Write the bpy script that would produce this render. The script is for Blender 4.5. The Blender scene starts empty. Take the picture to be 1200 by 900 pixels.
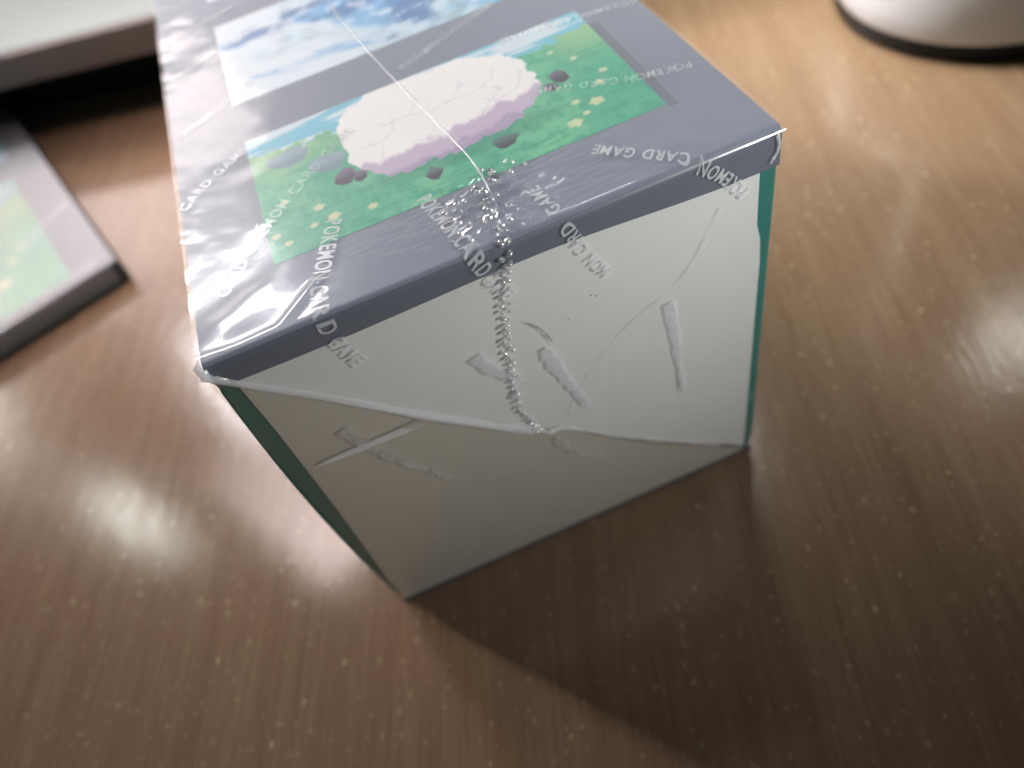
import bpy, math, random
import numpy as np
from mathutils import Vector, noise
random.seed(7); rng = np.random.default_rng(7)
S = 0.1                      # one drawing unit is the carton's width, 10 cm
sc = bpy.context.scene
COL = sc.collection

# ------------------------------------------------------------------ camera
cd = bpy.data.cameras.new('camera'); cam = bpy.data.objects.new('camera', cd); COL.objects.link(cam)
cam.location = (0.361*S, -0.8923*S, 1.7864*S); cam.rotation_euler = (0.643, 0.2019, -0.359)
cd.sensor_width = 7.0; cd.lens = 879.8/1200*7.0; cd.clip_start = 0.004; cd.clip_end = 20
cd.dof.use_dof = True; cd.dof.focus_distance = 1.22*S; cd.dof.aperture_fstop = 2.0
sc.camera = cam
# ------------------------------------------------------------------ room light
w = bpy.data.worlds.new('World'); sc.world = w; w.use_nodes = True
nt = w.node_tree; bg = nt.nodes['Background']; bg.inputs[1].default_value = 0.05
tcw = nt.nodes.new('ShaderNodeTexCoord'); sep = nt.nodes.new('ShaderNodeSeparateXYZ'); rp = nt.nodes.new('ShaderNodeValToRGB')
nt.links.new(tcw.outputs['Generated'], sep.inputs[0])
mr = nt.nodes.new('ShaderNodeMapRange'); mr.inputs[1].default_value = -1; mr.inputs[2].default_value = 1
nt.links.new(sep.outputs['Z'], mr.inputs[0]); nt.links.new(mr.outputs[0], rp.inputs[0]); nt.links.new(rp.outputs[0], bg.inputs[0])
rp.color_ramp.elements[0].position = 0.3; rp.color_ramp.elements[0].color = (.30, .26, .22, 1)
rp.color_ramp.elements[1].position = 0.75; rp.color_ramp.elements[1].color = (.86, .92, .95, 1)
def lamp(name, az, el, dist, sx, sy, watts, color, aim=(0, .5, 0), spread=180):
    l = bpy.data.lights.new(name, 'AREA'); l.shape = 'RECTANGLE'; l.size = sx; l.size_y = sy
    l.energy = watts; l.color = color; l.spread = math.radians(spread)
    o = bpy.data.objects.new(name, l); COL.objects.link(o)
    a, e = math.radians(az), math.radians(el)
    d = Vector((math.cos(a)*math.cos(e), math.sin(a)*math.cos(e), math.sin(e)))
    o.location = Vector(aim)*S + d*dist
    o.rotation_euler = d.to_track_quat('Z', 'Y').to_euler()
    return o
lamp('ceiling_lamp', 125.4, 44.3, 2.3, .10, .26, 1.9, (.96, 1, .93), (-.701, .602, 0))
lamp('bright_wall', 78, 30, 1.2, 2.6, .60, 2.8, (1, .97, .93), (.3, 1, 0))
lamp('side_key_light', 131, 26, 2.4, .30, .30, .50, (1, .93, .84), (1.15, 1.3, .3), 12.5)  # added key light, beam narrowed so the lower left stays dim
dl = lamp('desk_lamp', 0, 90, .0, .06, .06, .42, (.98, 1, .88), (1.72, 1.85, 3.6), 64)
dl.rotation_euler = Vector((-.12, .06, 1)).to_track_quat('Z', 'Y').to_euler()
lamp('window_light', 106.0, 39.0, 2.3, .36, .34, 21, (1, .97, 1), (.05, .08, 1))
wl = lamp('pink_fill', 0, 90, .0, .14, .14, .17, (1, .82, .80), (-.95, 3.0, 3.2), 50)  # added fill that brightens the tabletop between the cartons
wl.rotation_euler = Vector((-.66, 1.05, 3.2)).to_track_quat('Z', 'Y').to_euler()
lamp('pale_window', 106.0, 28.0, 2.3, .75, .35, 3.8, (1, .86, .84), (-.3, 1.5, .3))
lamp('second_ceiling_lamp', 31.5, 47.2, 2.6, .18, .20, 1.5, (1, 1, .93), (1.769, -.03, 0))
lamp('tube_lamp', 68, 56, 1.9, .34, .06, 4.0, (.95, 1, 1), (.8, 0, 1))
lamp('front_fill', -62, 14, .26, .03, .03, .078, (1, 1, .98), (1.0, 0, 1.12), 60)  # added fill near the camera, grades the end panel from upper right
sc.view_settings.view_transform = 'Standard'; sc.view_settings.look = 'None'
sc.view_settings.exposure = 0; sc.view_settings.gamma = 1
sc.cycles.use_denoising = True
sc.cycles.transparent_max_bounces = 16

# ------------------------------------------------------------------ helpers
def lin(r, g, b):
    return tuple(((c/255)/12.92 if c/255 <= .04045 else ((c/255+.055)/1.055)**2.4) for c in (r, g, b))
def mat(name, color, rough=.5, spec=.5, metal=0, coat=0, coat_r=.1, bump=None, var=0, vscale=8):
    m = bpy.data.materials.new(name); m.use_nodes = True; n = m.node_tree; b = n.nodes['Principled BSDF']
    b.inputs['Base Color'].default_value = (*color, 1); b.inputs['Roughness'].default_value = rough
    b.inputs['Specular IOR Level'].default_value = spec; b.inputs['Metallic'].default_value = metal
    b.inputs['Coat Weight'].default_value = coat; b.inputs['Coat Roughness'].default_value = coat_r
    tc = n.nodes.new('ShaderNodeTexCoord')
    if var:
        nz = n.nodes.new('ShaderNodeTexNoise'); nz.inputs['Scale'].default_value = vscale/S; nz.inputs['Detail'].default_value = 5
        n.links.new(tc.outputs['Object'], nz.inputs['Vector'])
        r_ = n.nodes.new('ShaderNodeMapRange'); r_.inputs[3].default_value = 1-var; r_.inputs[4].default_value = 1+var
        n.links.new(nz.outputs['Fac'], r_.inputs[0])
        mx = n.nodes.new('ShaderNodeMix'); mx.data_type = 'RGBA'; mx.blend_type = 'MULTIPLY'; mx.inputs[0].default_value = 1
        mx.inputs[6].default_value = (*color, 1)
        n.links.new(r_.outputs[0], mx.inputs[7]); n.links.new(mx.outputs[2], b.inputs['Base Color'])
    if bump:
        nb = n.nodes.new('ShaderNodeTexNoise'); nb.inputs['Scale'].default_value = bump[0]/S; nb.inputs['Detail'].default_value = 3
        n.links.new(tc.outputs['Object'], nb.inputs['Vector'])
        bn = n.nodes.new('ShaderNodeBump'); bn.inputs['Strength'].default_value = bump[1]; bn.inputs['Distance'].default_value = bump[2]*S
        n.links.new(nb.outputs['Fac'], bn.inputs['Height']); n.links.new(bn.outputs[0], b.inputs['Normal'])
    return m
def mesh(name, V, F, m, parent=None, smooth=False, scaled=True):
    me = bpy.data.meshes.new(name); V = np.asarray(V, float)*(S if scaled else 1)
    me.from_pydata([tuple(v) for v in V], [], [tuple(int(i) for i in f) for f in F]); me.materials.append(m)
    if smooth: me.shade_smooth()
    me.update()
    o = bpy.data.objects.new(name, me); COL.objects.link(o)
    if parent: o.parent = parent
    return o
def gridmesh(name, P, m, parent=None, smooth=True):
    """P: (n, k, 3) array of points"""
    n, k, _ = P.shape
    idx = np.arange(n*k).reshape(n, k)
    F = np.stack([idx[:-1, :-1], idx[1:, :-1], idx[1:, 1:], idx[:-1, 1:]], -1).reshape(-1, 4)
    me = bpy.data.meshes.new(name)
    me.vertices.add(n*k); me.vertices.foreach_set('co', (P.reshape(-1, 3)*S).astype(np.float32).ravel())
    me.loops.add(F.size); me.loops.foreach_set('vertex_index', F.ravel().astype(np.int32))
    me.polygons.add(len(F)); me.polygons.foreach_set('loop_start', (np.arange(len(F))*4).astype(np.int32))
    me.polygons.foreach_set('loop_total', np.full(len(F), 4, np.int32))
    me.update(calc_edges=True); me.validate(); me.materials.append(m)
    if smooth: me.shade_smooth()
    o = bpy.data.objects.new(name, me); COL.objects.link(o)
    if parent: o.parent = parent
    return o
def thing(name, label, cat, loc=(0, 0, 0), rz=0, group=None):
    o = bpy.data.objects.new(name, None); COL.objects.link(o); o.empty_display_size = .01
    o.location = Vector(loc)*S; o.rotation_euler = (0, 0, rz); o['label'] = label; o['category'] = cat
    if group: o['group'] = group
    return o
def fbm(x, y, seed, base, octs=4):
    """smooth random field from summed waves"""
    g = np.random.default_rng(seed); out = np.zeros_like(x); amp = 1; fr = base
    for o in range(octs):
        for k in range(7):
            th = g.uniform(0, 2*np.pi); ph = g.uniform(0, 2*np.pi); f = fr*g.uniform(.6, 1.5)
            out += amp*np.sin((x*np.cos(th)+y*np.sin(th))*f*2*np.pi+ph)/2.6
        fr *= 2; amp *= .5
    return out
def sstep(a, b, x):
    t = np.clip((x-a)/(b-a), 0, 1); return t*t*(3-2*t)

# ------------------------------------------------------------------ materials
H = .9913; R_ = .012; A_ = math.pi*R_/4
teal = mat('teal_printed_card', (.012, .17, .14), .35, .5, var=.08)
board = mat('grey_printed_card', (.235, .26, .33), .42, .35, var=.04, vscale=25)
board2 = mat('grey_printed_card_dimmed', (.11, .11, .128), .5, .2, var=.04, vscale=25)  # lid grey darkened to make the left carton look less lit
white = mat('white_card', (.67, .69, .675), .45, .4, var=.025, vscale=3, bump=(3, .12, .002))
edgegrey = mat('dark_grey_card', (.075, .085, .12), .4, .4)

def film_material(name, milk=.03, rough=.07, bump=.25, tint=(1, 1, 1), bs=14, base=.048):
    m = bpy.data.materials.new(name); m.use_nodes = True; n = m.node_tree; n.nodes.clear()
    out = n.nodes.new('ShaderNodeOutputMaterial'); tr = n.nodes.new('ShaderNodeBsdfTransparent'); gl = n.nodes.new('ShaderNodeBsdfGlossy')
    df = n.nodes.new('ShaderNodeBsdfDiffuse'); df.inputs[0].default_value = (.8, .82, .85, 1)
    tr.inputs[0].default_value = (*tint, 1); gl.inputs['Roughness'].default_value = rough; gl.inputs[0].default_value = (1, 1, 1, 1)
    lw = n.nodes.new('ShaderNodeLayerWeight'); lw.inputs[0].default_value = .5
    fr = n.nodes.new('ShaderNodeMath'); fr.operation = 'POWER'; fr.inputs[1].default_value = 5; n.links.new(lw.outputs['Facing'], fr.inputs[0])
    mm = n.nodes.new('ShaderNodeMath'); mm.operation = 'MULTIPLY_ADD'; mm.inputs[1].default_value = .9; mm.inputs[2].default_value = base; mm.use_clamp = True
    m1 = n.nodes.new('ShaderNodeMixShader'); m2 = n.nodes.new('ShaderNodeMixShader')
    tc = n.nodes.new('ShaderNodeTexCoord')
    nz = n.nodes.new('ShaderNodeTexNoise'); nz.inputs['Scale'].default_value = bs/S; nz.inputs['Detail'].default_value = 6
    bp = n.nodes.new('ShaderNodeBump'); bp.inputs['Strength'].default_value = bump; bp.inputs['Distance'].default_value = .002*S
    n.links.new(tc.outputs['Object'], nz.inputs['Vector']); n.links.new(nz.outputs['Fac'], bp.inputs['Height'])
    n.links.new(bp.outputs[0], gl.inputs['Normal'])
    n.links.new(fr.outputs[0], mm.inputs[0])
    m1.inputs[0].default_value = milk; n.links.new(tr.outputs[0], m1.inputs[1]); n.links.new(df.outputs[0], m1.inputs[2])
    n.links.new(mm.outputs[0], m2.inputs[0]); n.links.new(m1.outputs[0], m2.inputs[1]); n.links.new(gl.outputs[0], m2.inputs[2])
    n.links.new(m2.outputs[0], out.inputs['Surface'])
    return m
film = film_material('shrink_film', .03, .11, .22)
foldfilm = film_material('folded_film', .60, .2, .15)
ghost = film_material('thick_film', .42, .3, .1)
beadfilm = film_material('melted_film', .42, .18, .0, base=.42)
crease_shade = film_material('crease_shade_film', .05, .2, .2, tint=(.62, .62, .62))  # grey tint stands in for the shade along a crease
ink = film_material('white_film_print', .50, .25, .2)
inkfaint = film_material('faint_film_print', .27, .2, .2)

def attr_mat(name, rough=.42):
    m = mat(name, (.5, .5, .5), rough, .4); n = m.node_tree
    at = n.nodes.new('ShaderNodeAttribute'); at.attribute_name = 'paint'
    n.links.new(at.outputs['Color'], n.nodes['Principled BSDF'].inputs['Base Color'])
    return m
printmat = attr_mat('printed_picture')

# ------------------------------------------------------------------ table top
def table_material():
    m = bpy.data.materials.new('wood_laminate'); m.use_nodes = True; n = m.node_tree; b = n.nodes['Principled BSDF']; L = n.links.new
    tc = n.nodes.new('ShaderNodeTexCoord')
    mp = n.nodes.new('ShaderNodeMapping'); mp.inputs['Rotation'].default_value = (0, 0, math.radians(-72))
    L(tc.outputs['Object'], mp.inputs['Vector'])
    st = n.nodes.new('ShaderNodeMapping'); st.inputs['Scale'].default_value = (.05, 1, 1); L(mp.outputs[0], st.inputs['Vector'])
    n1 = n.nodes.new('ShaderNodeTexNoise'); n1.inputs['Scale'].default_value = 75/S; n1.inputs['Detail'].default_value = 5; n1.inputs['Roughness'].default_value = .62
    n2 = n.nodes.new('ShaderNodeTexNoise'); n2.inputs['Scale'].default_value = 16/S; n2.inputs['Detail'].default_value = 5
    L(st.outputs[0], n1.inputs['Vector']); L(st.outputs[0], n2.inputs['Vector'])
    ad = n.nodes.new('ShaderNodeMath'); ad.operation = 'MULTIPLY_ADD'; ad.inputs[1].default_value = .6
    sc2 = n.nodes.new('ShaderNodeMath'); sc2.operation = 'MULTIPLY'; sc2.inputs[1].default_value = .5
    L(n2.outputs['Fac'], sc2.inputs[0]); L(n1.outputs['Fac'], ad.inputs[0]); L(sc2.outputs[0], ad.inputs[2])
    r1 = n.nodes.new('ShaderNodeValToRGB'); e = r1.color_ramp.elements
    e[0].position = .36; e[0].color = (.146, .088, .053, 1); e[1].position = .68; e[1].color = (.200, .130, .083, 1)
    k = e.new(.52); k.color = (.172, .107, .067, 1)
    L(ad.outputs[0], r1.inputs[0])
    # pale flecks, slightly stretched along the grain
    s3 = n.nodes.new('ShaderNodeMapping'); s3.inputs['Scale'].default_value = (.65, 1, 1); L(mp.outputs[0], s3.inputs['Vector'])
    wob = n.nodes.new('ShaderNodeTexNoise'); wob.inputs['Scale'].default_value = 60/S; wob.inputs['Detail'].default_value = 2
    L(s3.outputs[0], wob.inputs['Vector'])
    wm = n.nodes.new('ShaderNodeVectorMath'); wm.operation = 'MULTIPLY_ADD'; wm.inputs[1].default_value = (.012*S,)*3
    L(wob.outputs['Color'], wm.inputs[0]); L(s3.outputs[0], wm.inputs[2])
    prev = r1.outputs[0]
    for sc_, r0, r1_, thr, col in ((36, .04, .30, .74, (.37, .28, .19, 1)), (66, .05, .36, .67, (.31, .22, .15, 1)), (22, .02, .15, .80, (.37, .28, .19, 1))):
        vo = n.nodes.new('ShaderNodeTexVoronoi'); vo.inputs['Scale'].default_value = sc_/S; L(wm.outputs[0], vo.inputs['Vector'])
        d = n.nodes.new('ShaderNodeMapRange'); d.inputs[1].default_value = r0; d.inputs[2].default_value = r1_; d.inputs[3].default_value = 1; d.inputs[4].default_value = 0
        L(vo.outputs['Distance'], d.inputs[0])
        sp = n.nodes.new('ShaderNodeSeparateColor'); L(vo.outputs['Color'], sp.inputs[0])
        g = n.nodes.new('ShaderNodeMapRange'); g.inputs[1].default_value = thr; g.inputs[2].default_value = 1.0; L(sp.outputs[0], g.inputs[0])
        mu = n.nodes.new('ShaderNodeMath'); mu.operation = 'MULTIPLY'; L(d.outputs[0], mu.inputs[0]); L(g.outputs[0], mu.inputs[1])
        mx = n.nodes.new('ShaderNodeMix'); mx.data_type = 'RGBA'; L(mu.outputs[0], mx.inputs[0]); L(prev, mx.inputs[6]); mx.inputs[7].default_value = col
        prev = mx.outputs[2]
    L(prev, b.inputs['Base Color'])
    nb = n.nodes.new('ShaderNodeTexNoise'); nb.inputs['Scale'].default_value = 22/S; nb.inputs['Detail'].default_value = 3; L(s3.outputs[0], nb.inputs['Vector'])
    rr = n.nodes.new('ShaderNodeMapRange'); rr.inputs[3].default_value = .10; rr.inputs[4].default_value = .19; L(nb.outputs['Fac'], rr.inputs[0]); L(rr.outputs[0], b.inputs['Roughness'])
    b1 = n.nodes.new('ShaderNodeBump'); b1.inputs['Strength'].default_value = .5; b1.inputs['Distance'].default_value = .0008*S; L(nb.outputs['Fac'], b1.inputs['Height'])
    b2 = n.nodes.new('ShaderNodeBump'); b2.inputs['Strength'].default_value = .35; b2.inputs['Distance'].default_value = .0005*S
    L(n1.outputs['Fac'], b2.inputs['Height']); L(b1.outputs[0], b2.inputs['Normal']); L(b2.outputs[0], b.inputs['Normal'])
    b.inputs['Specular IOR Level'].default_value = .42
    return m
tx0, tx1, ty0, ty1, tz = -8, 9, -6, 10, -.3
V = [(tx0, ty0, 0), (tx1, ty0, 0), (tx1, ty1, 0), (tx0, ty1, 0), (tx0, ty0, tz), (tx1, ty0, tz), (tx1, ty1, tz), (tx0, ty1, tz)]
F = [(0, 1, 2, 3), (0, 4, 5, 1), (1, 5, 6, 2), (2, 6, 7, 3), (3, 7, 4, 0), (7, 6, 5, 4)]
tt = mesh('tabletop', V, F, table_material()); tt['kind'] = 'structure'

# ------------------------------------------------------------------ pictures printed on the lids
def paint_meadow(U, V):
    """plain meadow under a pale sky with a white blossom bush"""
    C = np.zeros(U.shape+(3,))
    n1 = fbm(U*3, V*1.7, 1, 1.0); n2 = fbm(U*6, V*3, 2, 2.2); ns = fbm(U*2, V*7, 3, 1.0)
    sky = np.array(lin(120, 192, 215)); cloud = np.array(lin(214, 228, 236))
    t = sstep(-.5, .7, ns+ .5*n1)[..., None]; C[:] = sky*(1-t)+cloud*t
    hz = .86-.10*np.sin(U*3.0)+.02*n2+.10*sstep(.8, 1.0, U)*0
    g0 = np.array(lin(84, 176, 146)); g1 = np.array(lin(112, 190, 152)); g2 = np.array(lin(58, 156, 128)); gy = np.array(lin(160, 200, 154))
    t = sstep(-.3, .9, n1)[..., None]; G = g0*(1-t)+g1*t
    t = (sstep(.2, 1.0, n2)*.5)[..., None]; G = G*(1-t)+g2*t
    t = (sstep(.45, .85, V)*np.maximum(sstep(.45, .05, U), sstep(.8, .95, U))*.9)[..., None]; G = G*(1-t)+gy*t
    # brush streaks
    t = (sstep(.5, 1.2, fbm(U*2+V, V*9, 9, 1.6))*.35)[..., None]; G = G*(1-t)+g2*t
    m = sstep(.0, .02, hz-V)[..., None]; C = C*(1-m)+G*m
    # flowers
    for (a, b, s) in [(.139, .257, 1.1), (.167, .158, 1.3), (.115, .15, .8), (.261, .12, 1), (.02, .173, 1), (.871, .214, 1.5), (.91, .341, .9), (.825, .263, .9), (.79, .12, 1.5),
                      (.94, .42, .9), (.90, .60, .8), (.06, .39, .9), (.86, .72, .7), (.045, .10, .9), (.83, .16, .8)]:
        du = (U-a)/(.013*s); dv = (V-b)/(.020*s); ang = np.arctan2(dv, du); rr = np.hypot(du, dv)/(1+.12*np.cos(5*ang+a*40))
        t = (sstep(1.15, .75, rr)*.9)[..., None]; C = C*(1-t)+np.array(lin(214, 218, 180))*t
    # blades
    g = np.random.default_rng(4)
    for k in range(90):
        a, b = g.uniform(0, 1), g.uniform(.02, .8); l = g.uniform(.02, .05); q = (V-b)/l
        x = np.abs(U-a-.010*q*q*g.choice([-1, 1]))/.0028
        t = ((q > 0)*(q < 1)*sstep(1, .3, x)*.35)[..., None]; c = g1*1.25 if k % 2 else g2*.7; C = C*(1-t)+c*t
    # grey stones
    for (a, b, sa, sb) in [(.105, .715, .06, .075), (.20, .555, .045, .07)]:
        rr = np.hypot((U-a)/sa, (V-b)/sb)*(1+.12*fbm(U*8, V*5, 12, 1.3)); t = sstep(1.05, .93, rr)[..., None]
        s_ = sstep(-.5, .6, (V-b)/sb)[..., None]; C = C*(1-t)+(np.array(lin(120, 148, 160))*(1-s_)+np.array(lin(150, 172, 184))*s_)*t
    for (a, b, sa, sb) in [(.225, .40, .028, .06), (.835, .50, .024, .05), (.80, .44, .018, .035), (.26, .36, .018, .04), (.43, .17, .02, .04), (.62, .19, .028, .05)]:
        rr = np.hypot((U-a)/sa, (V-b)/sb)*(1+.15*fbm(U*9, V*6, 13, 1.5)); t = sstep(1.08, .95, rr)[..., None]
        s_ = sstep(-.4, .7, (V-b)/sb)[..., None]; C = C*(1-t)+(np.array(lin(70, 64, 86))*(1-s_)+np.array(lin(112, 104, 126))*s_)*t
    # shade on the grass below the bush
    rr = np.hypot((U-.53)/.30, (V-.26)/.10); t = (sstep(1.1, .6, rr)*.45)[..., None]; C = C*(1-t)+g2*.6*t
    # white bush: union of soft lobes
    lobes = [(.33, .72, .085, .22), (.40, .82, .10, .19), (.50, .80, .13, .20), (.60, .80, .12, .19), (.68, .70, .10, .22), (.70, .56, .085, .20), (.62, .48, .12, .20),
             (.50, .47, .14, .22), (.38, .46, .10, .21), (.30, .52, .05, .15), (.52, .64, .2, .28)]
    best = np.full(U.shape, 9.); wob = 1+.045*fbm(U*14, V*8, 21, 1.2)
    for a, b, sa, sb in lobes: best = np.minimum(best, np.hypot((U-a)/sa, (V-b)/sb)*wob)
    t = sstep(1.03, .97, best)[..., None]
    wc = np.array(lin(243, 241, 242)); sh = np.array(lin(196, 182, 204)); s2 = np.array(lin(170, 156, 186))
    line = .42+.20*np.clip((U-.45), -1, 1)+.025*fbm(U*9, V*0, 5, 1.4)
    sft = sstep(.02, -.02, V-line)[..., None]; B = wc*(1-sft)+sh*sft
    sft = sstep(.02, -.02, V-line+.11)[..., None]; B = B*(1-sft)+s2*sft
    for q, (a, b, sa, sb) in enumerate(lobes):
        d_ = np.hypot((U-a)/(sa*.8), (V-b)/(sb*.8))*(1+.05*fbm(U*14, V*8, 22+q, 1.2)); up = (V < b)*(U > a-.5*sa)
        sft = (np.exp(-((d_-1)/.035)**2)*up*.35)[..., None]; B = B*(1-sft)+sh*sft
    C = C*(1-t)+B*t
    return C
def paint_sky(U, V):
    C = np.zeros(U.shape+(3,)); n1 = fbm(U*2.2+V, V*2.0, 31, .9); n2 = fbm(U*5, V*4, 32, 1.5, 5)
    a = np.array(lin(120, 178, 222)); b = np.array(lin(222, 232, 242)); c = np.array(lin(74, 118, 176)); d = np.array(lin(158, 208, 226))
    t = sstep(-.25, .35, .55*sstep(.5, .1, U)+.8*n1*.5-.25*V+.1)[..., None]; C[:] = a*(1-t)+b*t
    t = sstep(.2, .9, U+.25*n1-.1)[..., None]*.8; C = C*(1-t)+(d*(.6+.4*sstep(-1, 1, n2)[..., None]))*t
    for (x, y, sx, sy) in [(.60, .30, .09, .22), (.44, .60, .10, .10), (.12, .70, .16, .07), (.3, .8, .14, .06), (.8, .6, .1, .1)]:
        t = (sstep(1.2, .3, np.hypot((U-x)/sx, (V-y)/sy)*(1+.25*n2))*.85)[..., None]; C = C*(1-t)+c*t
    t = (sstep(.5, 1.1, n2)*.5)[..., None]; C = C*(1-t)+b*t
    return C
def picture(name, x0, x1, y0, y1, z, fn, parent, nu=360, nv=210):
    u = np.linspace(0, 1, nu); v = np.linspace(0, 1, nv); U, V = np.meshgrid(u, v, indexing='ij')
    P = np.stack([x0+(x1-x0)*U, y0+(y1-y0)*V, np.full_like(U, z)], -1)
    o = gridmesh(name, P, printmat, parent); c = np.clip(fn(U, V), 0, 1)
    at = o.data.color_attributes.new('paint', 'FLOAT_COLOR', 'POINT')
    at.data.foreach_set('color', np.concatenate([c, np.ones(U.shape+(1,))], -1).astype(np.float32).ravel())
    return o

def slab(name, x0, x1, y0, y1, z0, z1, mt, parent, bev=0):
    Vv = [(x0, y0, z0), (x1, y0, z0), (x1, y1, z0), (x0, y1, z0), (x0, y0, z1), (x1, y0, z1), (x1, y1, z1), (x0, y1, z1)]
    o = mesh(name, Vv, [(3, 2, 1, 0), (4, 5, 6, 7), (0, 1, 5, 4), (1, 2, 6, 5), (2, 3, 7, 6), (3, 0, 4, 7)], mt, parent)
    if bev:
        bm = o.modifiers.new('bevel', 'BEVEL'); bm.width = bev*S; bm.segments = 5; bm.limit_method = 'ANGLE'; o.data.shade_smooth()
    return o
# ------------------------------------------------------------------ the shrink-wrapped carton
LEN = 1.85
box = thing('storage_carton', 'large grey carton in clear shrink film with white end panel and teal edges', 'carton')
def bulge(z): return -.019*math.sin(math.pi*min(max(z/H, 0), 1))**.8
def carton_body():
    # cross section loop in x-z at each y, rounded corners, left wall bowed outwards
    zs = np.linspace(0, 1, 15); loop = []
    rr = .010
    for z in zs: loop.append((bulge(z*H)+(rr if z in (0., 1.) else 0)+.002, .001+z*(H-.003)))
    for z in zs[::-1]: loop.append((1-(rr if z in (0., 1.) else 0), .001+z*(H-.003)))
    ys = [.010, .002, 0.0015] ; rows = []
    Vv = []
    def row(y, ins):
        cx, cz = .5, H/2
        return [(cx+(x-cx)*(1-ins*2), y, cz+(z-cz)*(1-ins*2)) for x, z in loop]
    rows = [row(.003, .008), row(.006, .002), row(.012, 0), row(LEN-.01, 0), row(LEN, .006)]
    n = len(loop); Vv = [p for r in rows for p in r]; Fc = []
    for i in range(len(rows)-1):
        for j in range(n):
            a, b = i*n+j, i*n+(j+1) % n; Fc.append((a, b, b+n, a+n))
    Fc.append(tuple(range(n))[::-1]); Fc.append(tuple((len(rows)-1)*n+j for j in range(n)))
    return mesh('carton_body', Vv, [tuple(reversed(f)) for f in Fc], teal, box)
carton_body()

def surf(u, s, off=0.):
    """carton skin unrolled: u across, s = distance back from the front top edge (negative: down the end)"""
    u, s, off = np.broadcast_arrays(np.asarray(u, float), np.asarray(s, float), np.asarray(off, float))
    ph = np.clip((A_-s)/(2*A_)*math.pi/2, 0, math.pi/2)
    y = R_-(R_+off)*np.sin(ph)+np.maximum(s-A_, 0)
    z = H-R_+(R_+off)*np.cos(ph)-np.maximum(-A_-s, 0)
    return np.stack([u, y, z], -1)
# grey lid sheet wraps over the front edge and ends in a ragged straight strip
us_ = np.linspace(0.004, .997, 60); k = us_
end_s = -(.045+.004*k+.018*sstep(.55, 1, k))-.003*np.sin(k*9)
P = []
ts = np.concatenate([np.linspace(0, .5, 6), np.linspace(.5, 1, 12)[1:]])
for i, u in enumerate(us_):
    s = np.concatenate([np.linspace(end_s[i], -A_, 4)[:-1], np.linspace(-A_, A_, 9)[:-1], np.linspace(A_, LEN-.02, 6)])
    uu = np.full_like(s, u)
    P.append(surf(uu, s, .0035))
P = np.array(P); gridmesh('lid_sheet', P[:, 7:], board, box)
gridmesh('tuck_strip', P[:, :8], mat('dark_grey_printed_card', (.12, .14, .18), .4, .4, var=.06, vscale=12), box)
# white end panel
outl = [(.030, .945), (.031, .80), (.028, .66), (.024, .50), (.017, .33), (.009, .14), (.012, .019), (.03, .015), (.966, .015), (.972, .04), (.974, .33), (.975, .59), (.976, .70), (.973, .76),
        (.964, .80), (.962, .93), (.95, .955), (.06, .958)]
n = len(outl); Vv = [(x, -.0005, z) for x, z in outl]+[(x, .0040, z) for x, z in outl]
Fc = [tuple(range(n))]+[((i+1) % n, i, i+n, (i+1) % n+n) for i in range(n)]
mesh('end_panel', Vv, Fc, white, box)
slab('bottom_strip', .004, .996, -.0012, .004, .0006, .0135, edgegrey, box)  # dark grey strip along the bottom edge of the end face
picture('picture_panel', .150, .878, .165, .570, H+.0041, paint_meadow, box)
p2 = picture('picture_panel', .143, .878, .727, 1.132, H+.0041, paint_sky, box)
p3 = picture('picture_panel', .143, .878, 1.29, 1.695, H+.0041, paint_sky, box, 120, 70)
# dark print margin beside the meadow
m = mat('picture_margin_print', lin(112, 118, 130), .42)
slab('picture_border', .879, .897, .157, .50, H+.0036, H+.0040, m, box)

# ---- shrink film over lid and end
def seg_dist(x, y, pts):
    d = np.full(x.shape, 9.); 
    for (ax, ay), (bx, by) in zip(pts[:-1], pts[1:]):
        vx, vy = bx-ax, by-ay; t = np.clip(((x-ax)*vx+(y-ay)*vy)/(vx*vx+vy*vy), 0, 1)
        d = np.minimum(d, np.hypot(x-ax-t*vx, y-ay-t*vy))
    return d
ridge_p = [(.426, 1.109), (.426, .951), (.47, .618), (.501, .418), (.529, .247), (.532, .169), (.526, .069)]
seam_p = [(.514, .017), (.49, -.074), (.461, -.213), (.448, -.335), (.448, -.422), (.47, -.502)]
folds = {'F1': [(.0, -.004), (.028, -.037), (.139, -.152), (.277, -.313), (.421, -.46), (.49, -.523)],
         'F2': [(.49, -.523), (.524, -.532), (.632, -.656), (.8, -.805), (.985, -.960)],
         'F3': [(.278, -.323), (.17, -.321), (.054, -.318)],
         'F4': [(.89, -.106), (.814, -.254), (.696, -.294), (.58, -.423), (.524, -.532)],
         'F5': [(.982, -.727), (.847, -.74), (.756, -.756)]}
nu = 400
uu = np.linspace(-.003, 1.002, nu)
ss = np.concatenate([np.linspace(-.965, -.20, 190)[:-1], np.linspace(-.20, -A_*1.2, 90)[:-1], np.linspace(-A_*1.2, A_*1.2, 14)[:-1], np.linspace(A_*1.2, .35, 170)[:-1], np.linspace(.35, LEN-.03, 200)])
U, SS = np.meshgrid(uu, ss, indexing='ij')
off = np.full(U.shape, .0075)
off += .0009*fbm(U, SS, 41, 1.3, 2)*sstep(.0, .06, np.abs(SS))+.00018*fbm(U, SS, 42, 6, 2)
# crumpled patch where the seam crosses the front edge
cr = np.exp(-(((U-.525)/.062)**4+((SS-.085)/.075)**4))
rid = 1-np.abs(fbm(U*1.0, SS*2.2, 43, 9, 4)); off += cr*(.0065*np.clip(rid, -.6, 1)+.004)
cr2 = np.exp(-((U-.525)/.16)**2-((SS-.10)/.09)**2); off += cr2*.0012*fbm(U, SS*2, 44, 12, 3)
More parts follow.
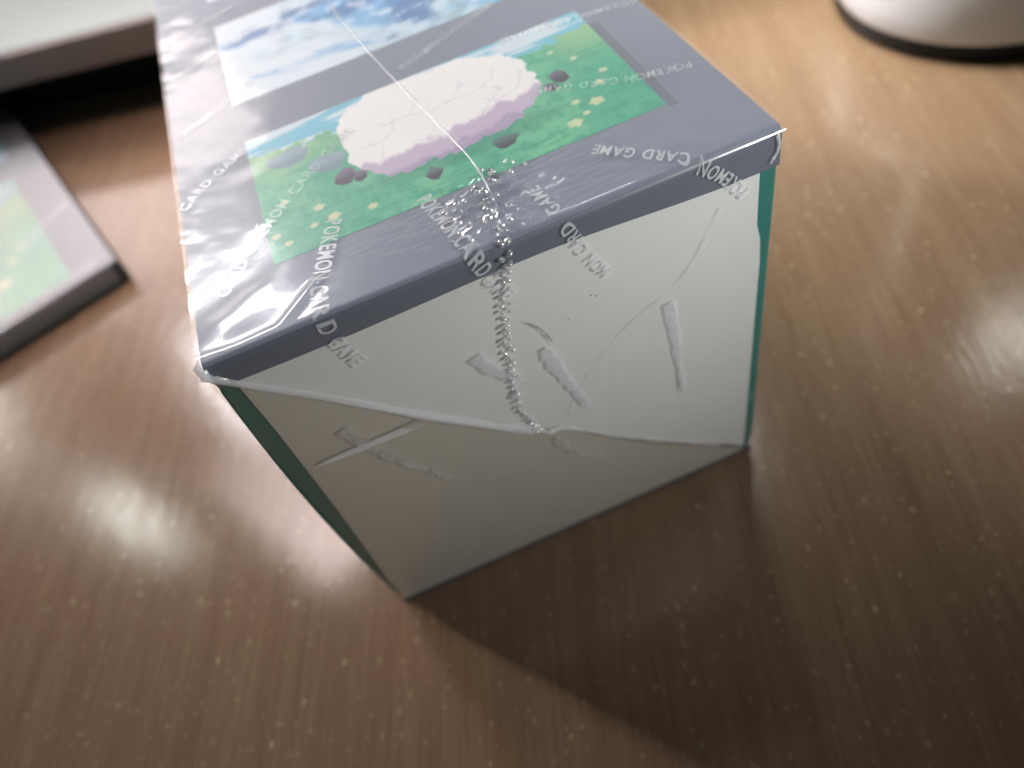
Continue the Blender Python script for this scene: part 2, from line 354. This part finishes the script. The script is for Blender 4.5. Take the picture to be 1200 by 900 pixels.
# slack pocket at the left front corner
c3 = np.exp(-(((U-.085)/.085)**2+((SS-.075-.35*(U-.08))/.05)**2)); off += .0035*c3+.00035*c3*fbm(U, SS, 45, 5, 2)
crease = seg_dist(U, SS, [(.0, .012), (.064, .004), (.136, .010), (.208, .075)]); off += .003*np.exp(-(crease/.009)**2)
# strained ripples at the top left
c4 = sstep(.16, .02, U)*sstep(.16, .32, SS); off += c4*.0004*fbm(U*2+SS*1.5, SS*1.3, 46, 2.2, 4)
# fold steps on the end
for key, amp, wd in (('F1', .0035, .012), ('F2', .003, .010), ('F3', .0004, .008), ('F4', .0012, .012), ('F5', .0012, .010)):
    off += amp*np.exp(-(seg_dist(U, SS, folds[key])/wd)**2)
off += .0010*np.exp(-(seg_dist(U, SS, ridge_p)/.005)**2)
below = sstep(0, .01, (-.53+ (U-.49)*0.0 -SS) - np.where(U < .49, (.53-.004)*(1-U/.49)*-1+0, (U-.49)*.86*1.0)*1.0)
off += .002*below*(SS < 0)
film_o = gridmesh('shrink_film', surf(U, SS, np.maximum(off, .0052)), film, box)

def film_off(u, s):
    i = np.clip(np.interp(u, uu, np.arange(nu)).astype(int), 0, nu-1); j = np.clip(np.searchsorted(ss, s), 0, len(ss)-1)
    return np.maximum(off[i, j], .0052)
# ---- a ribbon of doubled film along a path
def resample(pts, n):
    p = np.array(pts, float)
    for _ in range(3):   # corner cutting
        q = [p[0]]
        for a, b in zip(p[:-1], p[1:]): q += [a*.75+b*.25, a*.25+b*.75]
        q.append(p[-1]); p = np.array(q)
    L = np.concatenate([[0], np.cumsum(np.hypot(*np.diff(p, axis=0).T))])
    t = np.linspace(0, L[-1], n); return np.stack([np.interp(t, L, p[:, 0]), np.interp(t, L, p[:, 1])], 1), L[-1]
def ribbon(name, pts, w0, w1, hgt, mt, seed, jag=.2, n=70, parent=None):
    p, L = resample(pts, n); t = np.gradient(p, axis=0); t /= np.linalg.norm(t, axis=1)[:, None]+1e-9; nrm = np.stack([-t[:, 1], t[:, 0]], 1)
    g = np.random.default_rng(seed); q = np.linspace(0, 1, n); wd = (w0+(w1-w0)*q)*(1+jag*fbm(q, q*0, seed, 6, 3))
    wd *= sstep(1, .9, q)*.8+.2
    ks = np.linspace(1, -1, 7); P = []
    base = film_off(p[:, 0], p[:, 1])
    for k_ in ks:
        c = p+nrm*(wd*k_/2)[:, None]; o_ = np.maximum(film_off(c[:, 0], c[:, 1]), .004)+.0006+hgt*(1-k_*k_)
        P.append(surf(c[:, 0], c[:, 1], o_))
    return gridmesh(name, np.array(P), mt, parent or box)
ribbon('film_fold', folds['F1'], .013, .028, .0018, foldfilm, 1, .08)
ribbon('film_fold', folds['F3'], .022, .014, .0003, foldfilm, 2, .15)
ribbon('film_fold', folds['F2'][1:], .004, .009, .0006, crease_shade, 9, .35)
ribbon('film_fold', [(.507, -.18), (.53, -.21), (.545, -.26)], .004, .004, .0004, crease_shade, 10, .4)
ribbon('film_fold', [(.49, -.523), (.524, -.532), (.56, -.57)], .020, .006, .0012, foldfilm, 8, .1)
ribbon('film_fold', ridge_p, .0030, .0040, .0006, ghost, 3, .3)
ribbon('film_fold', [(.985, -.001), (.992, -.03), (.975, -.055)], .006, .006, .002, foldfilm, 4)
ribbon('film_fold', [(-.002, .004), (.004, -.012), (.028, -.034)], .016, .012, .003, foldfilm, 5)
faintfold = film_material('faint_crease', .20, .2, .2)
ribbon('film_fold', folds['F4'], .006, .004, .0003, faintfold, 11, .5)
ribbon('film_fold', folds['F5'], .005, .003, .0003, faintfold, 12, .5)
ribbon('film_fold', [(.30, -.60), (.42, -.66), (.52, -.64)], .006, .003, .0003, faintfold, 15, .5)
for q_, (u0, s0, r0) in enumerate([(.640, -.185, .0026), (.583, -.215, .0020)]):
    a_ = np.linspace(0, 2*np.pi, 9)[:-1]; rr_ = r0*(1+.3*np.sin(a_*3+q_))
    Vd = surf(u0+rr_*np.cos(a_), s0+.6*rr_*np.sin(a_), .0095); mesh('dust_speck', Vd, [tuple(range(8))], edgegrey, box)
# doubled film flap below the folds
pf, _ = resample(folds['F1'], 40); pg, _ = resample(folds['F2'], 40); top = np.concatenate([pf, pg[1:]])
rows_ = []
for q in np.linspace(0, 1, 12):
    s_ = top[:, 1]*(1-q)+(-.962)*q; u_ = top[:, 0]; rows_.append(surf(u_, s_, film_off(u_, s_)+.0008))
flapfilm = film_material('doubled_film', .04, .16, .25, tint=(.88, .84, .78), base=.075)
gridmesh('film_flap', np.array(rows_)[::-1], flapfilm, box)
# ---- printing on the film
def glyph(ch, cache={}):
    if ch not in cache:
        c = bpy.data.curves.new('g', 'FONT'); c.body = ch; c.size = 1; c.offset = .022; c.resolution_u = 4; c.extrude = 0
        o = bpy.data.objects.new('g', c); COL.objects.link(o)
        bpy.context.view_layer.update()
        me = bpy.data.meshes.new_from_object(o.evaluated_get(bpy.context.evaluated_depsgraph_get()))
        v = np.array([x.co[:] for x in me.vertices]) if len(me.vertices) else np.zeros((0, 3))
        f = [tuple(p.vertices) for p in me.polygons]
        COL.objects.unlink(o); bpy.data.objects.remove(o); bpy.data.meshes.remove(me); bpy.data.curves.remove(c)
        cache[ch] = (v, f)
    return cache[ch]
def film_text(text, pts, hgt, mt, wide=1.12, gap=.10, start=0., lift=.0016, fade=None, name='film_lettering', mapper=None, parent=None):
    p, L = resample(pts, 160); acc = np.linspace(0, L, 160)
    t = np.gradient(p, axis=0); t /= np.linalg.norm(t, axis=1)[:, None]+1e-9
    Vv, Fc = [], []
    # total natural width
    ws = []
    for ch in text:
        if ch == ' ': ws.append(.42); continue
        v, f = glyph(ch); ws.append(v[:, 0].max()-v[:, 0].min()+gap)
    tot = sum(ws)*hgt*wide; k_ = L*(1-start)/tot; x = L*start
    for ch, wd in zip(text, ws):
        adv = wd*hgt*wide*k_
        if ch != ' ':
            v, f = glyph(ch); vx = (v[:, 0]-v[:, 0].min())*hgt*wide*k_+x; vy = (v[:, 1]/.70-.5)*hgt
            px = np.interp(vx, acc, p[:, 0]); py = np.interp(vx, acc, p[:, 1]); tx = np.interp(vx, acc, t[:, 0]); ty = np.interp(vx, acc, t[:, 1])
            a = px-ty*vy; b = py+tx*vy
            if mapper: q = mapper(a, b)
            else: q = surf(a, b, film_off(a, b)+lift)
            base = sum(len(z) for z in Vv); Vv.append(q); Fc += [tuple(i+base for i in g) for g in f]
        x += adv
    return mesh(name, np.concatenate(Vv), Fc, mt, parent or box)
T = 'POKEMON CARD GAME'
film_text(T, [(.27, .209), (.241, .134), (.212, .062), (.201, -.006), (.207, -.06), (.223, -.118)], .029, ink)
film_text('POKEMON CARD GAME', [(.424, .172), (.443, .08), (.454, .005), (.472, -.048), (.497, -.11)], .029, ink)
film_text('MON CARD GAME', [(.671, -.149), (.642, -.096), (.617, -.03), (.602, .013), (.590, .085)], .024, ink)
film_text(T, [(.935, -.10), (.889, -.038), (.833, .008), (.787, .052), (.716, .120)], .024, ink)
film_text(T, [(.966, .237), (.888, .253), (.817, .283), (.700, .340)], .022, inkfaint)
film_text(T, [(1.0-.012, .509), (.936, .519), (.80, .545), (.70, .56)], .022, inkfaint)
film_text(T, [(.097, .200), (.17, .289), (.288, .408), (.36, .46)], .024, inkfaint)
film_text('CARD GAME', [(.006, .416), (.062, .473), (.15, .537)], .022, inkfaint)
film_text('CARD GAME', [(.054, .132), (.11, .21), (.15, .28)], .024, inkfaint)
for q in ([(.02, .676), (.118, .731), (.2, .79)], [(.010, .933), (.141, .994)], [(.012, 1.131), (.218, 1.209)], [(.5, .60), (.62, .66), (.75, .72)]):
    film_text(T if len(q) == 3 else 'CARD GAME', q, .022, inkfaint)
for q, h_ in (([(.402, -.212), (.42, -.267), (.471, -.328)], .030), ([(.526, -.265), (.55, -.374), (.588, -.505)], .030), ([(.782, -.288), (.794, -.419), (.805, -.60)], .026), ([(.129, -.252), (.169, -.373), (.265, -.539)], .024), ([(.50, -.56), (.53, -.64), (.60, -.70)], .028)):
    ribbon('film_strip', q, h_*1.0, h_*.55, .0002, ghost, int(h_*1e4)+int(q[0][0]*50), .25)
    film_text('CARD GAME', q, h_*.62, inkfaint, lift=.0020)
# ---- melted seam: rows of small bubbles
def beads(name, pts, n, jit, size, seed, mt=beadfilm, rows=2):
    g = np.random.default_rng(seed); p, L = resample(pts, n); Vv = []; Fc = []
    for i in range(n):
        for r_ in range(rows):
            t = i/n; fade = 1-.45*t
            cu = p[i, 0]+(r_-(rows-1)/2)*.0115*fade+g.normal(0, jit); cs = p[i, 1]+g.normal(0, jit)
            a, b = size*g.uniform(.45, .95), size*g.uniform(.32, .6); th = g.uniform(-.5, .7); hh = size*g.uniform(.5, 1.0)
            base = len(Vv)*0+sum(len(z) for z in Vv)
            q = [(cu, cs, hh)]
            for k1 in range(1, 4):
                ph = k1/3*math.pi/2
                for k2 in range(9):
                    an = k2/9*2*math.pi; x = a*math.sin(ph)*math.cos(an); y = b*math.sin(ph)*math.sin(an)
                    q.append((cu+x*math.cos(th)-y*math.sin(th), cs+x*math.sin(th)+y*math.cos(th), hh*math.cos(ph)))
            q = np.array(q); Vv.append(surf(q[:, 0], q[:, 1], film_off(q[:, 0], q[:, 1])+q[:, 2]+.0003))
            for k2 in range(9): Fc.append((base, base+1+k2, base+1+(k2+1) % 9))
            for k1 in range(2):
                for k2 in range(9):
                    a0 = base+1+k1*9+k2; a1 = base+1+k1*9+(k2+1) % 9; Fc.append((a0, a0+9, a1+9, a1))
    o = mesh(name, np.concatenate(Vv), Fc, mt, box, smooth=True); o['kind'] = 'stuff'; return o
beads('seam_bubbles', seam_p, 32, .0016, .0086, 1)
g = np.random.default_rng(3)
beads('seam_bubbles', [(.455, .06), (.50, .13), (.56, .15), (.60, .16)], 9, .018, .008, 5)
beads('seam_bubbles', [(.526, .15), (.52, .09), (.518, .02)], 9, .016, .0085, 6)

# ------------------------------------------------------------------ second, slim carton on the left
b2 = thing('slim_carton', 'slim grey carton with green meadow picture, lying flat at the left edge', 'carton', (-.682, 1.777, 0), math.radians(18.7))
h2 = .09
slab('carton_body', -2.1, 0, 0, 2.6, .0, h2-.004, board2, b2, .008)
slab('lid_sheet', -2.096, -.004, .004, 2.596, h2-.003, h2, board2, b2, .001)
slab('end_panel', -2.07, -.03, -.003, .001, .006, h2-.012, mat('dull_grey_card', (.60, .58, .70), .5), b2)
picture('picture_panel', -1.95, -.17, .07, 1.04, h2+.001, lambda a, b: paint_meadow(a, b)*np.array([.34, .33, .26]), b2, 240, 130)  # both prints darkened in colour so this carton looks less lit
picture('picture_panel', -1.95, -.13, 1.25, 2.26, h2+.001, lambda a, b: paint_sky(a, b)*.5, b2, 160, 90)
v_ = np.linspace(0, 1, 40); U2, V2 = np.meshgrid(v_, v_, indexing='ij')
gridmesh('shrink_film', np.stack([-2.098+2.096*U2, .003+2.59*V2, h2+.004+.0012*fbm(U2, V2, 61, 3, 3)], -1), film_material('dull_film', .03, .30, .2, base=.03), b2)
flat = lambda a, b: np.stack([a, b, np.full_like(a, h2+.0075)], -1)
film_text(T, [(-.30, .42), (-.16, .50), (-.03, .58)], .03, inkfaint, mapper=flat, parent=b2)
film_text(T, [(-.42, .06), (-.25, .05), (-.06, .07)], .03, inkfaint, mapper=flat, parent=b2)

# ------------------------------------------------------------------ raised pale shelf behind
plastic_top = mat('pale_plastic', (.26, .30, .29), .5, .4, var=.05); plastic_edge = mat('beige_plastic', (.46, .385, .36), .5, .4, var=.05)
black = mat('black_rubber', (.012, .012, .013), .5)
az = math.atan2(3.023-3.252, -.368+1.151)
sh = thing('monitor_stand', 'raised pale stand with a beige front edge, blurred behind the cartons at top left', 'stand', (-.368, 3.023, 0), az)
slab('shelf_board', -2.2, 4.2, 0.006, 2.2, .25, .415, plastic_top, sh, .02)
slab('front_strip', -2.19, 4.19, -.012, .010, .256, .405, plastic_edge, sh, .008)
slab('foot_rail', -2.1, 4.1, .27, .40, .0, .249, black, sh, .01)
slab('foot_rail', -2.1, 4.1, 1.9, 2.05, .0, .249, black, sh, .01)

# ------------------------------------------------------------------ round white base at top right
def lathe(name, prof, mt, parent, n=96):
    Vv = []; Fc = []
    for r_, z in prof:
        for k_ in range(n): a = 2*math.pi*k_/n; Vv.append((r_*math.cos(a), r_*math.sin(a), z))
    for i in range(len(prof)-1):
        for k_ in range(n): a, b = i*n+k_, i*n+(k_+1) % n; Fc.append((a, b, b+n, a+n))
    return mesh(name, Vv, Fc, mt, parent, smooth=True)
cup = thing('lamp_base', 'round glossy white base with a black foot ring, cut off by the top right edge', 'lamp base', (2.84, 1.43, 0))
rr = .53
lathe('foot_ring', [(.30, 0), (rr-.035, 0), (rr-.03, .01), (rr-.03, .07), (rr-.10, .07)], black, cup)
lathe('base_shell', [(rr-.10, .068), (rr-.03, .066), (rr-.008, .072), (rr, .09), (rr+.004, .14), (rr, .40), (rr-.02, .46), (rr-.06, .49), (.2, .50), (.08, .505), (.001, .505)],
      mat('gloss_white_plastic', (.76, .77, .86), .25, .5), cup)
lathe('stem', [(.085, .50), (.07, .53), (.06, .56), (.06, 3.0), (.001, 3.0)], mat('satin_white_metal', (.7, .7, .7), .3), cup, 32)
